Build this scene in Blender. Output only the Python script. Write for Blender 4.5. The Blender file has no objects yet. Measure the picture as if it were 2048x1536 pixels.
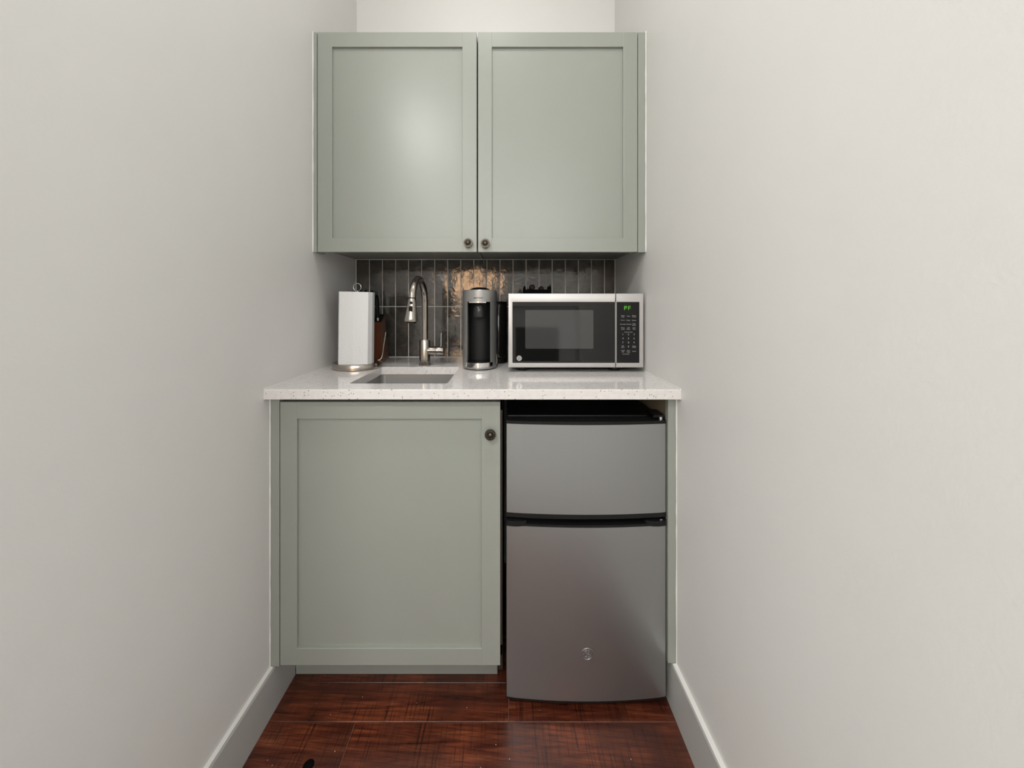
import bpy, bmesh, math, random
from mathutils import Vector, Matrix
random.seed(7)
sc = bpy.context.scene
C = sc.collection
PI = math.pi

# ------------------------------------------------------------------ camera
FPX, VX, VY, CZ = 737.0, 1014.0, 608.0, 1.157      # focal length in px, vanishing point, eye height
cam = bpy.data.cameras.new('camera'); camo = bpy.data.objects.new('camera', cam); C.objects.link(camo)
cam.sensor_fit = 'HORIZONTAL'; cam.sensor_width = 36.0; cam.lens = FPX / 2048 * 36
cam.shift_x = (1024 - VX) / 2048; cam.shift_y = -(768 - VY) / 2048
cam.clip_start = 0.02
camo.location = (0, 0, CZ); camo.rotation_euler = (PI / 2, 0, 0)
sc.camera = camo

# ------------------------------------------------------------------ world, lights, exposure
w = bpy.data.worlds.new('world'); sc.world = w; w.use_nodes = True
w.node_tree.nodes['Background'].inputs[0].default_value = (0.75, 0.85, 1.0, 1)
w.node_tree.nodes['Background'].inputs[1].default_value = 0.6

def area(name, loc, target, sx, sy, power, col):
    l = bpy.data.lights.new(name, 'AREA'); l.shape = 'RECTANGLE'; l.size = sx; l.size_y = sy
    l.energy = power; l.color = col
    o = bpy.data.objects.new(name, l); C.objects.link(o); o.location = loc
    d = Vector(target) - Vector(loc); o.rotation_euler = d.to_track_quat('-Z', 'Y').to_euler()
    return o
# daylight through the window in the left wall of the room, and through the one in the right wall
area('window_daylight', (-2.62, -1.6, 1.75), (0.0, -1.4, 1.5), 1.5, 1.6, 4, (0.93, 0.97, 1.0))
area('window_daylight', (2.62, -1.6, 1.75), (0.0, -1.4, 1.5), 1.5, 1.6, 3.5, (1.0, 0.98, 0.95))
# added high pane light at the unseen rear wall, for frontal fill
area('window_daylight', (0.0, -3.56, 2.40), (0.0, 0.0, 2.0), 3.4, 0.9, 31, (0.97, 0.985, 1.0))
# the room's ceiling lamp
cl = bpy.data.lights.new('ceiling_lamp_light', 'AREA'); cl.shape = 'DISK'; cl.size = 0.36; cl.energy = 31; cl.color = (1.0, 0.98, 0.96)
clo = bpy.data.objects.new('ceiling_lamp_light', cl); C.objects.link(clo); clo.location = (-0.92, -1.15, 2.90)

vs = sc.view_settings
vs.view_transform = 'Standard'; vs.look = 'None'; vs.gamma = 1.0; vs.use_curve_mapping = False
vs.exposure = 0.40

# ------------------------------------------------------------------ materials
def srgb(r, g, b):
    f = lambda c: (c / 255 / 12.92) if c / 255 <= 0.04045 else ((c / 255 + 0.055) / 1.055) ** 2.4
    return (f(r), f(g), f(b), 1)

def mat(name, col=(0.5, 0.5, 0.5, 1), rough=0.5, metal=0.0, **kw):
    m = bpy.data.materials.new(name); m.use_nodes = True
    b = m.node_tree.nodes['Principled BSDF']
    b.inputs['Base Color'].default_value = col; b.inputs['Roughness'].default_value = rough; b.inputs['Metallic'].default_value = metal
    for k, v in kw.items():
        b.inputs[k.replace('_', ' ')].default_value = v
    return m

class NT:
    def __init__(s, m): s.t = m.node_tree; s.b = m.node_tree.nodes['Principled BSDF']
    def n(s, typ, **kw):
        x = s.t.nodes.new(typ)
        for k, v in kw.items():
            if k.startswith('i_'): x.inputs[k[2:].replace('_', ' ')].default_value = v
            else: setattr(x, k, v)
        return x
    def l(s, a, b): s.t.links.new(a, b)
    def coord(s, scale, rand=False, rot=(0, 0, 0)):
        tc = s.n('ShaderNodeTexCoord'); mp = s.n('ShaderNodeMapping'); mp.inputs['Scale'].default_value = scale
        mp.inputs['Rotation'].default_value = rot
        s.l(tc.outputs['Object'], mp.inputs['Vector'])
        if rand:
            oi = s.n('ShaderNodeObjectInfo'); ml = s.n('ShaderNodeMath', operation='MULTIPLY'); ml.inputs[1].default_value = 37.0
            s.l(oi.outputs['Random'], ml.inputs[0]); cb = s.n('ShaderNodeCombineXYZ')
            for i in range(3): s.l(ml.outputs[0], cb.inputs[i])
            s.l(cb.outputs[0], mp.inputs['Location'])
        return mp.outputs[0]
    def noise(s, vec, scale, detail=3, rough=0.5, dist=0.0):
        x = s.n('ShaderNodeTexNoise'); x.inputs['Scale'].default_value = scale; x.inputs['Detail'].default_value = detail
        x.inputs['Roughness'].default_value = rough; x.inputs['Distortion'].default_value = dist
        s.l(vec, x.inputs['Vector']); return x.outputs['Fac']
    def ramp(s, fac, stops):
        r = s.n('ShaderNodeValToRGB'); e = r.color_ramp.elements
        while len(e) < len(stops): e.new(0.5)
        for i, (p, c) in enumerate(stops): e[i].position = p; e[i].color = c
        s.l(fac, r.inputs[0]); return r.outputs[0]
    def mix(s, fac, a, b, mode='MIX'):
        x = s.n('ShaderNodeMix', data_type='RGBA', blend_type=mode)
        if isinstance(fac, float): x.inputs[0].default_value = fac
        else: s.l(fac, x.inputs[0])
        for k, v in ((6, a), (7, b)):
            if isinstance(v, tuple): x.inputs[k].default_value = v
            else: s.l(v, x.inputs[k])
        return x.outputs[2]
    def bump(s, h, strength, dist=0.001):
        x = s.n('ShaderNodeBump'); x.inputs['Strength'].default_value = strength; x.inputs['Distance'].default_value = dist
        s.l(h, x.inputs['Height']); s.l(x.outputs[0], s.b.inputs['Normal']); return x
g = lambda v: (v, v, v, 1)

def paint(name, col, rough, bump=0.25, scale=260, dist=0.0006):
    m = mat(name, col, rough); t = NT(m)
    v = t.coord((1, 1, 1))
    h = t.noise(v, scale, 3, 0.6); h2 = t.noise(v, 9, 4, 0.6)
    a = t.n('ShaderNodeMath', operation='MULTIPLY_ADD'); t.l(h2, a.inputs[0]); a.inputs[1].default_value = 1.5; t.l(h, a.inputs[2])
    t.bump(a.outputs[0], bump, dist)
    c2 = tuple(c * 0.96 for c in col[:3]) + (1,)
    t.l(t.mix(h2, col, c2), t.b.inputs['Base Color'])
    return m

M = {}
M['wall'] = paint('wall_paint', (0.77, 0.762, 0.738, 1), 0.5, 0.35, 170, 0.0009)
M['room'] = paint('room_paint', (0.70, 0.69, 0.66, 1), 0.6)
M['ceil'] = paint('ceiling_paint', (0.8, 0.79, 0.77, 1), 0.8)
M['base'] = paint('baseboard_paint', (0.52, 0.52, 0.50, 1), 0.32, 0.15)
M['caulk'] = mat('caulk', (0.80, 0.80, 0.77, 1), 0.4)
M['sage'] = paint('sage_paint', (0.322, 0.342, 0.306, 1), 0.33, 0.06, 120)
M['carcass'] = mat('dark_plywood', (0.055, 0.042, 0.03, 1), 0.6)
M['under'] = mat('cabinet_underside', (0.30, 0.29, 0.265, 1), 0.5)
M['black'] = mat('black_plastic', (0.004, 0.004, 0.0043, 1), 0.32, Specular_IOR_Level=0.28)
M['black_soft'] = mat('black_soft', (0.007, 0.007, 0.007, 1), 0.5, Specular_IOR_Level=0.2)
M['charcoal'] = mat('charcoal_plastic', (0.010, 0.010, 0.0105, 1), 0.42, Specular_IOR_Level=0.25)
M['blackglass'] = mat('black_glass', (0.008, 0.008, 0.008, 1), 0.03, 0, IOR=1.5)
M['screen'] = mat('oven_screen', (0.055, 0.055, 0.055, 1), 0.06, 0, IOR=1.6)
M['panelblack'] = mat('panel_black', (0.012, 0.012, 0.0122, 1), 0.25, Specular_IOR_Level=0.25)
M['spout'] = mat('gloss_dark', (0.022, 0.022, 0.023, 1), 0.2)
M['print'] = mat('grey_print', (0.42, 0.42, 0.42, 1), 0.5)
M['chrome'] = mat('chrome', (0.75, 0.74, 0.72, 1), 0.12, 1.0)
M['glint'] = mat('steel_pin', (0.8, 0.8, 0.8, 1), 0.2, 1.0)
M['green'] = mat('green_led', (0.02, 0.1, 0.01, 1), 0.5)
b = M['green'].node_tree.nodes['Principled BSDF']; b.inputs['Emission Color'].default_value = (0.16, 0.85, 0.03, 1); b.inputs['Emission Strength'].default_value = 0.55

def brushed(name, col, rough, axis, metal=1.0, contrast=0.10):
    m = mat(name, col, rough, metal); t = NT(m)
    sclist = {'x': (2, 900, 900), 'z': (900, 900, 2)}[axis]
    f = t.noise(t.coord(sclist), 1.0, 2, 0.5)
    t.l(t.ramp(f, [(0.3, g(rough - contrast * 0.5)), (0.7, g(rough + contrast * 0.5))]), t.b.inputs['Roughness'])
    t.b.inputs['Anisotropic'].default_value = 0.5
    return m
M['fridge'] = brushed('fridge_steel', (0.41, 0.422, 0.42, 1), 0.36, 'z', 0.9)
M['badge'] = mat('badge_metal', (0.36, 0.36, 0.36, 1), 0.45, 1.0)
M['carpet'] = paint('carpet', (0.42, 0.41, 0.39, 1), 0.95, 0.6, 600, 0.002)
M['mwsteel'] = brushed('microwave_steel', (0.56, 0.55, 0.535, 1), 0.42, 'x', 0.55)
M['nickel'] = brushed('brushed_nickel', (0.45, 0.41, 0.365, 1), 0.21, 'z')
M['sink'] = brushed('sink_steel', (0.50, 0.485, 0.47, 1), 0.36, 'x')
M['coffee'] = mat('silver_plastic', (0.36, 0.357, 0.348, 1), 0.33, 0.65)

# pewter knob
M['pewter'] = mat('pewter', (0.105, 0.092, 0.074, 1), 0.26, 1.0)

# tile
m = mat('glazed_tile', (0.045, 0.043, 0.036, 1), 0.1, 0.0, IOR=1.75); t = NT(m)
v = t.coord((1, 1, 1), rand=True)
f = t.noise(v, 22, 4, 0.6, 0.6)
t.l(t.ramp(f, [(0.3, (0.040, 0.038, 0.032, 1)), (0.55, (0.075, 0.068, 0.058, 1)), (0.8, (0.125, 0.095, 0.080, 1))]), t.b.inputs['Base Color'])
h1 = t.noise(v, 38, 2, 0.5, 0.6); h2 = t.noise(v, 9, 1, 0.5)
a = t.n('ShaderNodeMath', operation='MULTIPLY_ADD'); t.l(h2, a.inputs[0]); a.inputs[1].default_value = 2.5; t.l(h1, a.inputs[2])
t.bump(a.outputs[0], 0.42, 0.0016)
f2 = t.noise(v, 60, 3, 0.6)
t.l(t.ramp(f2, [(0.35, g(0.05)), (0.7, g(0.2))]), t.b.inputs['Roughness'])
M['tile'] = m
M['grout'] = mat('grout', (0.78, 0.755, 0.70, 1), 0.8)

# quartz worktop
m = mat('quartz', (0.72, 0.71, 0.69, 1), 0.09, 0, IOR=1.5); t = NT(m)
v = t.coord((1, 1, 1))
vo = t.n('ShaderNodeTexVoronoi', feature='F1'); vo.inputs['Scale'].default_value = 170; t.l(v, vo.inputs['Vector'])
wn = t.n('ShaderNodeSeparateColor'); t.l(vo.outputs['Color'], wn.inputs[0])
dist = t.ramp(vo.outputs['Distance'], [(0.22, g(1)), (0.32, g(0))])
pick = t.ramp(wn.outputs[0], [(0.80, g(0)), (0.82, g(1))])
mask = t.mix(1.0, dist, pick, 'MULTIPLY')
spc = t.ramp(wn.outputs[1], [(0.0, (0.12, 0.10, 0.08, 1)), (0.6, (0.33, 0.28, 0.24, 1)), (1.0, (0.42, 0.30, 0.25, 1))])
basec = t.ramp(t.noise(v, 60, 3, 0.6), [(0.3, (0.73, 0.705, 0.685, 1)), (0.7, (0.80, 0.78, 0.76, 1))])
t.l(t.mix(mask, basec, spc), t.b.inputs['Base Color'])
M['quartz'] = m

# plank
m = mat('plank_wood', (0.1, 0.03, 0.015, 1), 0.3); t = NT(m)
v1 = t.coord((1.6, 16, 16), rand=True)
grain = t.noise(v1, 3.0, 6, 0.6, 1.2)
col = t.ramp(grain, [(0.25, (0.042, 0.011, 0.0065, 1)), (0.42, (0.110, 0.024, 0.011, 1)), (0.60, (0.22, 0.056, 0.022, 1)), (0.82, (0.40, 0.125, 0.046, 1))])
v2 = t.coord((1, 1, 1), rand=True)
big = t.noise(v2, 5.5, 3, 0.55, 0.5)
col = t.mix(t.ramp(big, [(0.35, g(0.75)), (0.62, g(0.0))]), col, (0.040, 0.012, 0.0075, 1))
# cathedral figure
wv = t.n('ShaderNodeTexWave', wave_type='RINGS', rings_direction='Z'); wv.inputs['Scale'].default_value = 3.2; wv.inputs['Distortion'].default_value = 3.0
wv.inputs['Detail'].default_value = 2; wv.inputs['Detail Scale'].default_value = 1.2
t.l(t.coord((1.3, 9, 1), rand=True), wv.inputs['Vector'])
col = t.mix(t.ramp(wv.outputs['Fac'], [(0.0, g(0.45)), (0.14, g(0))]), col, (0.026, 0.0075, 0.005, 1))
# saw marks across the boards
saw = t.noise(t.coord((240, 6, 5), rand=True), 1.0, 4, 0.65)
sawm = t.noise(v2, 9, 3, 0.6)
mk = t.mix(1.0, t.ramp(saw, [(0.52, g(0)), (0.64, g(1))]), t.ramp(sawm, [(0.36, g(0.1)), (0.56, g(0.9))]), 'MULTIPLY')
col = t.mix(mk, col, (0.016, 0.006, 0.0045, 1))
# pale specks of dried paint
vo = t.n('ShaderNodeTexVoronoi', feature='F1'); vo.inputs['Scale'].default_value = 55; t.l(v2, vo.inputs['Vector'])
sp = t.n('ShaderNodeSeparateColor'); t.l(vo.outputs['Color'], sp.inputs[0])
sm = t.mix(1.0, t.ramp(vo.outputs['Distance'], [(0.055, g(1)), (0.09, g(0))]), t.ramp(sp.outputs[0], [(0.86, g(0)), (0.87, g(1))]), 'MULTIPLY')
col = t.mix(sm, col, (0.5, 0.38, 0.3, 1))
t.l(col, t.b.inputs['Base Color'])
t.l(t.ramp(grain, [(0.3, g(0.26)), (0.7, g(0.42))]), t.b.inputs['Roughness'])
hh = t.mix(0.5, t.ramp(saw, [(0.4, g(1)), (0.7, g(0))]), grain)
t.bump(hh, 0.25, 0.0008)
M['plank'] = m
M['gap'] = mat('seam_dust', (0.24, 0.13, 0.085, 1), 0.9)

# knife block wood
m = mat('block_wood', (0.17, 0.05, 0.02, 1), 0.35); t = NT(m)
f = t.noise(t.coord((60, 60, 4)), 1.0, 4, 0.6, 0.5)
t.l(t.ramp(f, [(0.3, (0.10, 0.026, 0.010, 1)), (0.7, (0.21, 0.070, 0.028, 1))]), t.b.inputs['Base Color'])
M['block'] = m
# raw wood on the inner face of the end panel
M['rawwood'] = mat('raw_wood', (0.25, 0.20, 0.13, 1), 0.7)

# paper towel
m = mat('paper_towel', (0.78, 0.785, 0.785, 1), 0.9); t = NT(m)
vo = t.n('ShaderNodeTexVoronoi', feature='F1'); vo.inputs['Scale'].default_value = 110; t.l(t.coord((1, 1, 1)), vo.inputs['Vector'])
t.bump(vo.outputs['Distance'], 0.45, 0.0012)
M['paper'] = m
# tinted water tank
m = mat('tinted_tank', (0.05, 0.045, 0.04, 1), 0.08, 0, IOR=1.45); m.node_tree.nodes['Principled BSDF'].inputs['Transmission Weight'].default_value = 0.7
M['tank'] = m
M['lamp'] = mat('lamp_glass', (0.9, 0.9, 0.9, 1), 0.4)
b = M['lamp'].node_tree.nodes['Principled BSDF']; b.inputs['Emission Color'].default_value = (1, 0.93, 0.84, 1); b.inputs['Emission Strength'].default_value = 3
M['warm'] = mat('warm_pane', (0.5, 0.3, 0.15, 1), 0.4)
b = M['warm'].node_tree.nodes['Principled BSDF']; b.inputs['Emission Color'].default_value = (1.0, 0.60, 0.32, 1); b.inputs['Emission Strength'].default_value = 6.0
M['day'] = mat('day_pane', (0.8, 0.8, 0.8, 1), 0.4)
b = M['day'].node_tree.nodes['Principled BSDF']; b.inputs['Emission Color'].default_value = (0.95, 0.98, 1.0, 1); b.inputs['Emission Strength'].default_value = 1.6
M['soot'] = mat('soot', (0.004, 0.004, 0.004, 1), 0.8, Specular_IOR_Level=0.05)
M['white'] = mat('white_gloss', (0.8, 0.8, 0.78, 1), 0.35)

# ------------------------------------------------------------------ mesh helpers
def P(px, py, d):                      # photograph pixel at depth d -> point in the room
    return Vector(((px - VX) * d / FPX, d, CZ - (py - VY) * d / FPX))

class MB:
    def __init__(s): s.bm = bmesh.new()
    def box(s, x0, x1, y0, y1, z0, z1, bev=0.0, seg=2, mi=0):
        r = bmesh.ops.create_cube(s.bm, size=1.0)
        vs_ = r['verts']
        for v in vs_:
            v.co = Vector(((x0 + x1) / 2 + v.co.x * (x1 - x0), (y0 + y1) / 2 + v.co.y * (y1 - y0), (z0 + z1) / 2 + v.co.z * (z1 - z0)))
        if bev > 0:
            es = list({e for v in vs_ for e in v.link_edges})
            bmesh.ops.bevel(s.bm, geom=es, offset=bev, segments=seg, affect='EDGES', profile=0.5)
        return s
    def poly(s, pts, z0, z1, top=None):       # vertical prism of a plan outline (ccw); top = other outline for the top
        top = top or pts
        a = [s.bm.verts.new((p[0], p[1], z0)) for p in pts]; c = [s.bm.verts.new((p[0], p[1], z1)) for p in top]
        n = len(pts)
        s.bm.faces.new(list(reversed(a))); s.bm.faces.new(c)
        for i in range(n): s.bm.faces.new((a[i], a[(i + 1) % n], c[(i + 1) % n], c[i]))
        return s
    def prof_x(s, pts, x0, x1):               # (y,z) outline extruded along x
        a = [s.bm.verts.new((x0, p[0], p[1])) for p in pts]; c = [s.bm.verts.new((x1, p[0], p[1])) for p in pts]
        n = len(pts); s.bm.faces.new(list(reversed(a))); s.bm.faces.new(c)
        for i in range(n): s.bm.faces.new((a[i], a[(i + 1) % n], c[(i + 1) % n], c[i]))
        return s
    def prof_y(s, pts, y0, y1):               # (x,z) outline extruded along y
        a = [s.bm.verts.new((p[0], y0, p[1])) for p in pts]; c = [s.bm.verts.new((p[0], y1, p[1])) for p in pts]
        n = len(pts); s.bm.faces.new(a); s.bm.faces.new(list(reversed(c)))
        for i in range(n): s.bm.faces.new((a[(i + 1) % n], a[i], c[i], c[(i + 1) % n]))
        return s
    def lathe(s, prof, centre, axis='z', n=32):   # prof: (r, h) list along axis
        cx, cy, cz = centre; rings = []
        for r, h in prof:
            ring = []
            for k in range(n):
                a = 2 * PI * k / n; u, v = r * math.cos(a), r * math.sin(a)
                co = {'z': (cx + u, cy + v, cz + h), 'y': (cx + u, cy + h, cz + v), 'x': (cx + h, cy + u, cz + v)}[axis]
                ring.append(s.bm.verts.new(co))
            rings.append(ring)
        for i in range(len(rings) - 1):
            for k in range(n): s.bm.faces.new((rings[i][k], rings[i][(k + 1) % n], rings[i + 1][(k + 1) % n], rings[i + 1][k]))
        s.bm.faces.new(rings[0]); s.bm.faces.new(rings[-1])
        return s
    def tube(s, pts, r, n=12, closed=False):
        pts = [Vector(p) for p in pts]; rings = []; N = len(pts)
        rr = r if isinstance(r, (list, tuple)) else [r] * N
        up = None
        for i, p in enumerate(pts):
            a = pts[(i - 1) % N] if (closed or i > 0) else p
            c = pts[(i + 1) % N] if (closed or i < N - 1) else p
            tg = (c - a).normalized()
            if up is None:
                up = tg.orthogonal().normalized()
            up = (up - tg * up.dot(tg)).normalized(); sd = tg.cross(up)
            rings.append([s.bm.verts.new(p + (up * math.cos(2 * PI * k / n) + sd * math.sin(2 * PI * k / n)) * rr[i]) for k in range(n)])
        for i in range(N if closed else N - 1):
            A, B = rings[i], rings[(i + 1) % N]
            for k in range(n): s.bm.faces.new((A[k], A[(k + 1) % n], B[(k + 1) % n], B[k]))
        if not closed: s.bm.faces.new(rings[0]); s.bm.faces.new(rings[-1])
        return s
    def ball(s, c, r, seg=10):
        rr = bmesh.ops.create_uvsphere(s.bm, u_segments=seg, v_segments=max(6, seg // 2), radius=r)
        for v in rr['verts']: v.co += Vector(c)
        return s
    def build(s, name, m, parent=None, smooth=0.0):
        bm = s.bm
        bmesh.ops.recalc_face_normals(bm, faces=bm.faces[:])
        o0 = Vector((0, 0, 0))
        if parent is not None:
            p = parent
            while p.parent is not None: p = p.parent
            o0 = p.location.copy()
        bmesh.ops.translate(bm, verts=bm.verts[:], vec=-o0)
        me = bpy.data.meshes.new(name); bm.to_mesh(me); bm.free()
        me.materials.append(M[m])
        if smooth:
            for p_ in me.polygons: p_.use_smooth = True
            me.set_sharp_from_angle(angle=math.radians(smooth))
        o = bpy.data.objects.new(name, me); C.objects.link(o)
        if parent is not None: o.parent = parent
        return o

def thing(name, loc, label, cat, group=None):
    o = bpy.data.objects.new(name, None); C.objects.link(o); o.location = loc
    o.empty_display_size = 0.05
    return tag(o, label, cat, group)
def tag(o, label, cat, group=None):
    o['label'] = label; o['category'] = cat
    if group: o['group'] = group
    return o
def struct(o, label=None):
    o['kind'] = 'structure'
    if label: o['label'] = label
    return o

def text_mesh(txt, name, centre, width, height, m, parent, depth=0.0004, shear=0.0, bold=0.0):
    """flat lettering facing the room, fitted into width x height, standing on plane y=centre.y"""
    cu = bpy.data.curves.new('t', 'FONT'); cu.body = txt; cu.align_x = 'CENTER'; cu.align_y = 'CENTER'
    cu.extrude = 0.0; cu.shear = shear; cu.offset = bold; cu.resolution_u = 3
    to = bpy.data.objects.new('t', cu); C.objects.link(to)
    dg = bpy.context.evaluated_depsgraph_get(); dg.update()
    me = bpy.data.meshes.new_from_object(to.evaluated_get(dg))
    bpy.data.objects.remove(to); bpy.data.curves.remove(cu)
    bm = bmesh.new(); bm.from_mesh(me); bpy.data.meshes.remove(me)
    xs = [v.co.x for v in bm.verts]; ys = [v.co.y for v in bm.verts]
    sx = width / max(1e-6, max(xs) - min(xs)) if width else None
    sy = height / max(1e-6, max(ys) - min(ys))
    if sx is None: sx = sy
    mx, my = (max(xs) + min(xs)) / 2, (max(ys) + min(ys)) / 2
    for v in bm.verts:
        v.co = Vector((centre[0] + (v.co.x - mx) * sx, centre[1], centre[2] + (v.co.y - my) * sy))
    r = bmesh.ops.extrude_face_region(bm, geom=bm.faces[:])
    bmesh.ops.translate(bm, verts=[e for e in r['geom'] if isinstance(e, bmesh.types.BMVert)], vec=(0, -depth, 0))
    mb = MB(); mb.bm.free(); mb.bm = bm
    return mb.build(name, m, parent)

# ------------------------------------------------------------------ the setting
XL, XR, YB = -0.672, 0.481, 1.647            # alcove walls and back wall
YE = 0.10                                    # where the alcove opens into the room
RX0, RX1, RY0, H = -2.7, 2.7, -3.6, 3.0
floor = struct(MB().box(RX0 - .1, RX1 + .1, RY0 - .1, YB + .1, -0.06, -0.0025).build('floor', 'gap'))
wl = struct(MB().box(XL - .12, XL, YE, YB + .12, 0, H).build('wall_left', 'wall'))
wr = struct(MB().box(XR, XR + .12, YE, YB + .12, 0, H).build('wall_right', 'wall'))
wb = struct(MB().box(XL, XR, YB, YB + .12, 0, H).build('wall_back', 'wall'))
struct(MB().box(RX0, XL - .12, YE, YE + .12, 0, H).build('wall_front_left', 'room'))
struct(MB().box(XR + .12, RX1, YE, YE + .12, 0, H).build('wall_front_right', 'room'))
wrl = MB()
for (y0, y1, z0, z1) in ((RY0, YE + .12, 0, .9), (RY0, YE + .12, 2.6, H), (RY0, -2.4, .9, 2.6), (-.8, YE + .12, .9, 2.6)):
    wrl.box(RX0 - .12, RX0, y0, y1, z0, z1)
struct(wrl.build('wall_room_left', 'room'))
wrr = MB()
for (y0, y1, z0, z1) in ((RY0, YE + .12, 0, .9), (RY0, YE + .12, 2.6, H), (RY0, -2.4, .9, 2.6), (-.8, YE + .12, .9, 2.6)):
    wrr.box(RX1, RX1 + .12, y0, y1, z0, z1)
struct(wrr.build('wall_room_right', 'room'))
rear = struct(MB().box(RX0 - .12, RX1 + .12, RY0 - .12, RY0, 0, H).build('wall_rear', 'room'))
struct(MB().box(RX0 - .12, RX1 + .12, RY0 - .12, YB + .12, H, H + .08).build('ceiling', 'ceil'))
for i, x in ((1, RX0 - .08), (2, RX1 + .06)):
    wn_ = struct(MB().box(x, x + .02, -2.4, -.8, .9, 2.6).build('window_%d' % i, 'day'))
# rear wall of the room: white chimney piece with a dark firebox, and a framed pane glowing warm
MB().box(.02, 1.12, RY0, RY0 + .16, .0, 1.12, .01).build('chimney_piece', 'white', rear)
MB().box(.14, .84, RY0 + .14, RY0 + .165, .12, .78).build('firebox', 'soot', rear)
MB().box(-.04, 1.18, RY0, RY0 + .24, 1.12, 1.17, .006).build('mantel_shelf', 'white', rear)
w3 = struct(MB().box(-.98, -.30, RY0, RY0 + .01, 1.20, 1.80).build('window_3', 'warm'))
for (x0, x1, z0, z1) in ((-1.06, -.98, 1.12, 1.88), (-.30, -.22, 1.12, 1.88), (-.98, -.30, 1.80, 1.88), (-.98, -.30, 1.12, 1.20), (-.66, -.62, 1.20, 1.80)):
    MB().box(x0, x1, RY0, RY0 + .03, z0, z1).build('window_frame', 'white', w3)
struct(MB().box(-1.75, 1.75, RY0, RY0 + .01, 1.92, 2.88).build('window_4', 'day'))  # unseen glowing pane, added with its area light for frontal fill
# ceiling lamp housing (its light is the disk light above)
lamp = MB().lathe([(.05, 0), (.06, -.02), (.24, -.03), (.25, -.05), (.25, -.075), (.23, -.09)], (-.92, -1.15, H), 'z', 32).build('ceiling_lamp', 'white', None, 40)
tag(lamp, 'round white flush ceiling lamp in the room outside the alcove', 'lamp')

# added, unseen downlight in the alcove ceiling, to brighten the deep side walls
def fill_downlight(x, y, power):
    t_ = thing('recessed_downlight', (x, y, H), 'small round recessed downlight in the alcove ceiling before the cabinets', 'lamp')
    MB().lathe([(.085, -.001), (.085, -.006), (.078, -.008), (.068, -.006), (.064, -.001)], (x, y, H), 'z', 32).build('trim_ring', 'white', t_, 40)
    MB().lathe([(.066, -.0005), (.066, -.003), (.03, -.003)], (x, y, H), 'z', 24).build('lens', 'lamp', t_, 40)
    l = bpy.data.lights.new('downlight', 'AREA'); l.shape = 'DISK'; l.size = .13; l.energy = power; l.color = (1.0, .98, .96)
    o = bpy.data.objects.new('downlight', l); C.objects.link(o); o.location = (x, y, H - .012)
fill_downlight(-.10, .48, 5.8)

# floorboards
rows = []
y = 1.7
for wd in (.30, .275): pass
edges = [1.70, 1.42, 1.28, 1.125, 1.020, .895]
while edges[-1] > RY0: edges.append(edges[-1] - random.choice((.105, .125, .16, .185)))
joints = {2: [-.25], 3: [.004], 4: [-.420], 5: [.20]}
for r in range(len(edges) - 1):
    y1, y0 = edges[r], max(edges[r + 1], RY0)
    x0, x1 = (XL, XR) if y0 > YE else (RX0, RX1)
    xs = [x0] + joints.get(r, []) + [x1]
    if y1 < YE + .02: break
    x0, x1 = XL, XR
    if r not in joints:
        xs = [x0]; q = x0 + random.uniform(.5, 1.4)
        while q < x1 - .3: xs.append(q); q += random.uniform(1.0, 2.0)
        xs.append(x1)
    for a_, b_ in zip(xs[:-1], xs[1:]):
        hz = random.uniform(-.0005, .0004)
        MB().box(a_ + .0008, b_ - .0008, y0 + .0008, y1 - .0008, -.02, hz, .0009, 1).build('plank', 'plank', floor)
struct(MB().box(RX0, RX1, RY0, edges[r], -.0025, .001).build('floor', 'carpet'))  # unseen pale carpet, added to cut red bounce and neutralise fridge reflections
kn = P(617, 1531, .924)
MB().lathe([(.0125, -.004), (.0135, 0), (.011, .0008), (.004, .0009)], (kn.x, kn.y, .0002), 'z', 14).build('knot', 'soot', floor, 50)

# baseboards
bl = MB().prof_y([(XL, 0), (-.6605, 0), (-.6605, .121), (-.6630, .127), (XL, .127)], YE, 1.150)
bl = struct(bl.build('baseboard_left', 'base'))
MB().prof_y([(XL, .127), (-.6632, .1272), (-.6650, .1285), (XL, .1295)], YE, 1.045).build('top_edge', 'caulk', bl)
br = MB().prof_y([(XR, .136), (.4705, .136), (.4685, .131), (.4685, 0), (XR, 0)], YE, 1.60)
br = struct(br.build('baseboard_right', 'base'))
MB().prof_y([(XR, .136), (XR, .1385), (.4730, .1375), (.4707, .1362)], YE, 1.045).build('top_edge', 'caulk', br)

# caulk beads where the joinery meets the walls
def caulk(wallobj, side, y, z0, z1):
    n = 26; pts = []; rad = []
    X = XL if side < 0 else XR
    for i in range(n + 1):
        pts.append((X + side * 0.0005, y - .001, z0 + (z1 - z0) * i / n)); rad.append(.0026 + random.uniform(-.0006, .0010))
    MB().tube(pts, rad, 8).build('caulk_bead', 'caulk', wallobj, 60)
caulk(wl, -1, 1.046, .13, .893); caulk(wr, 1, 1.046, .13, .893)
caulk(wl, -1, 1.277, 1.337, 2.10); caulk(wr, 1, 1.277, 1.337, 2.10)
def hcaulk(wallobj, X, y0, y1, z):
    pts = [(X, y0 + (y1 - y0) * i / 20, z) for i in range(21)]
    MB().tube(pts, [.0018 + random.uniform(-.0004, .0006) for _ in pts], 8).build('caulk_bead', 'caulk', wallobj, 60)
hcaulk(wl, XL, 1.02, YB, .9215); hcaulk(wr, XR, 1.02, YB, .9215)

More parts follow.
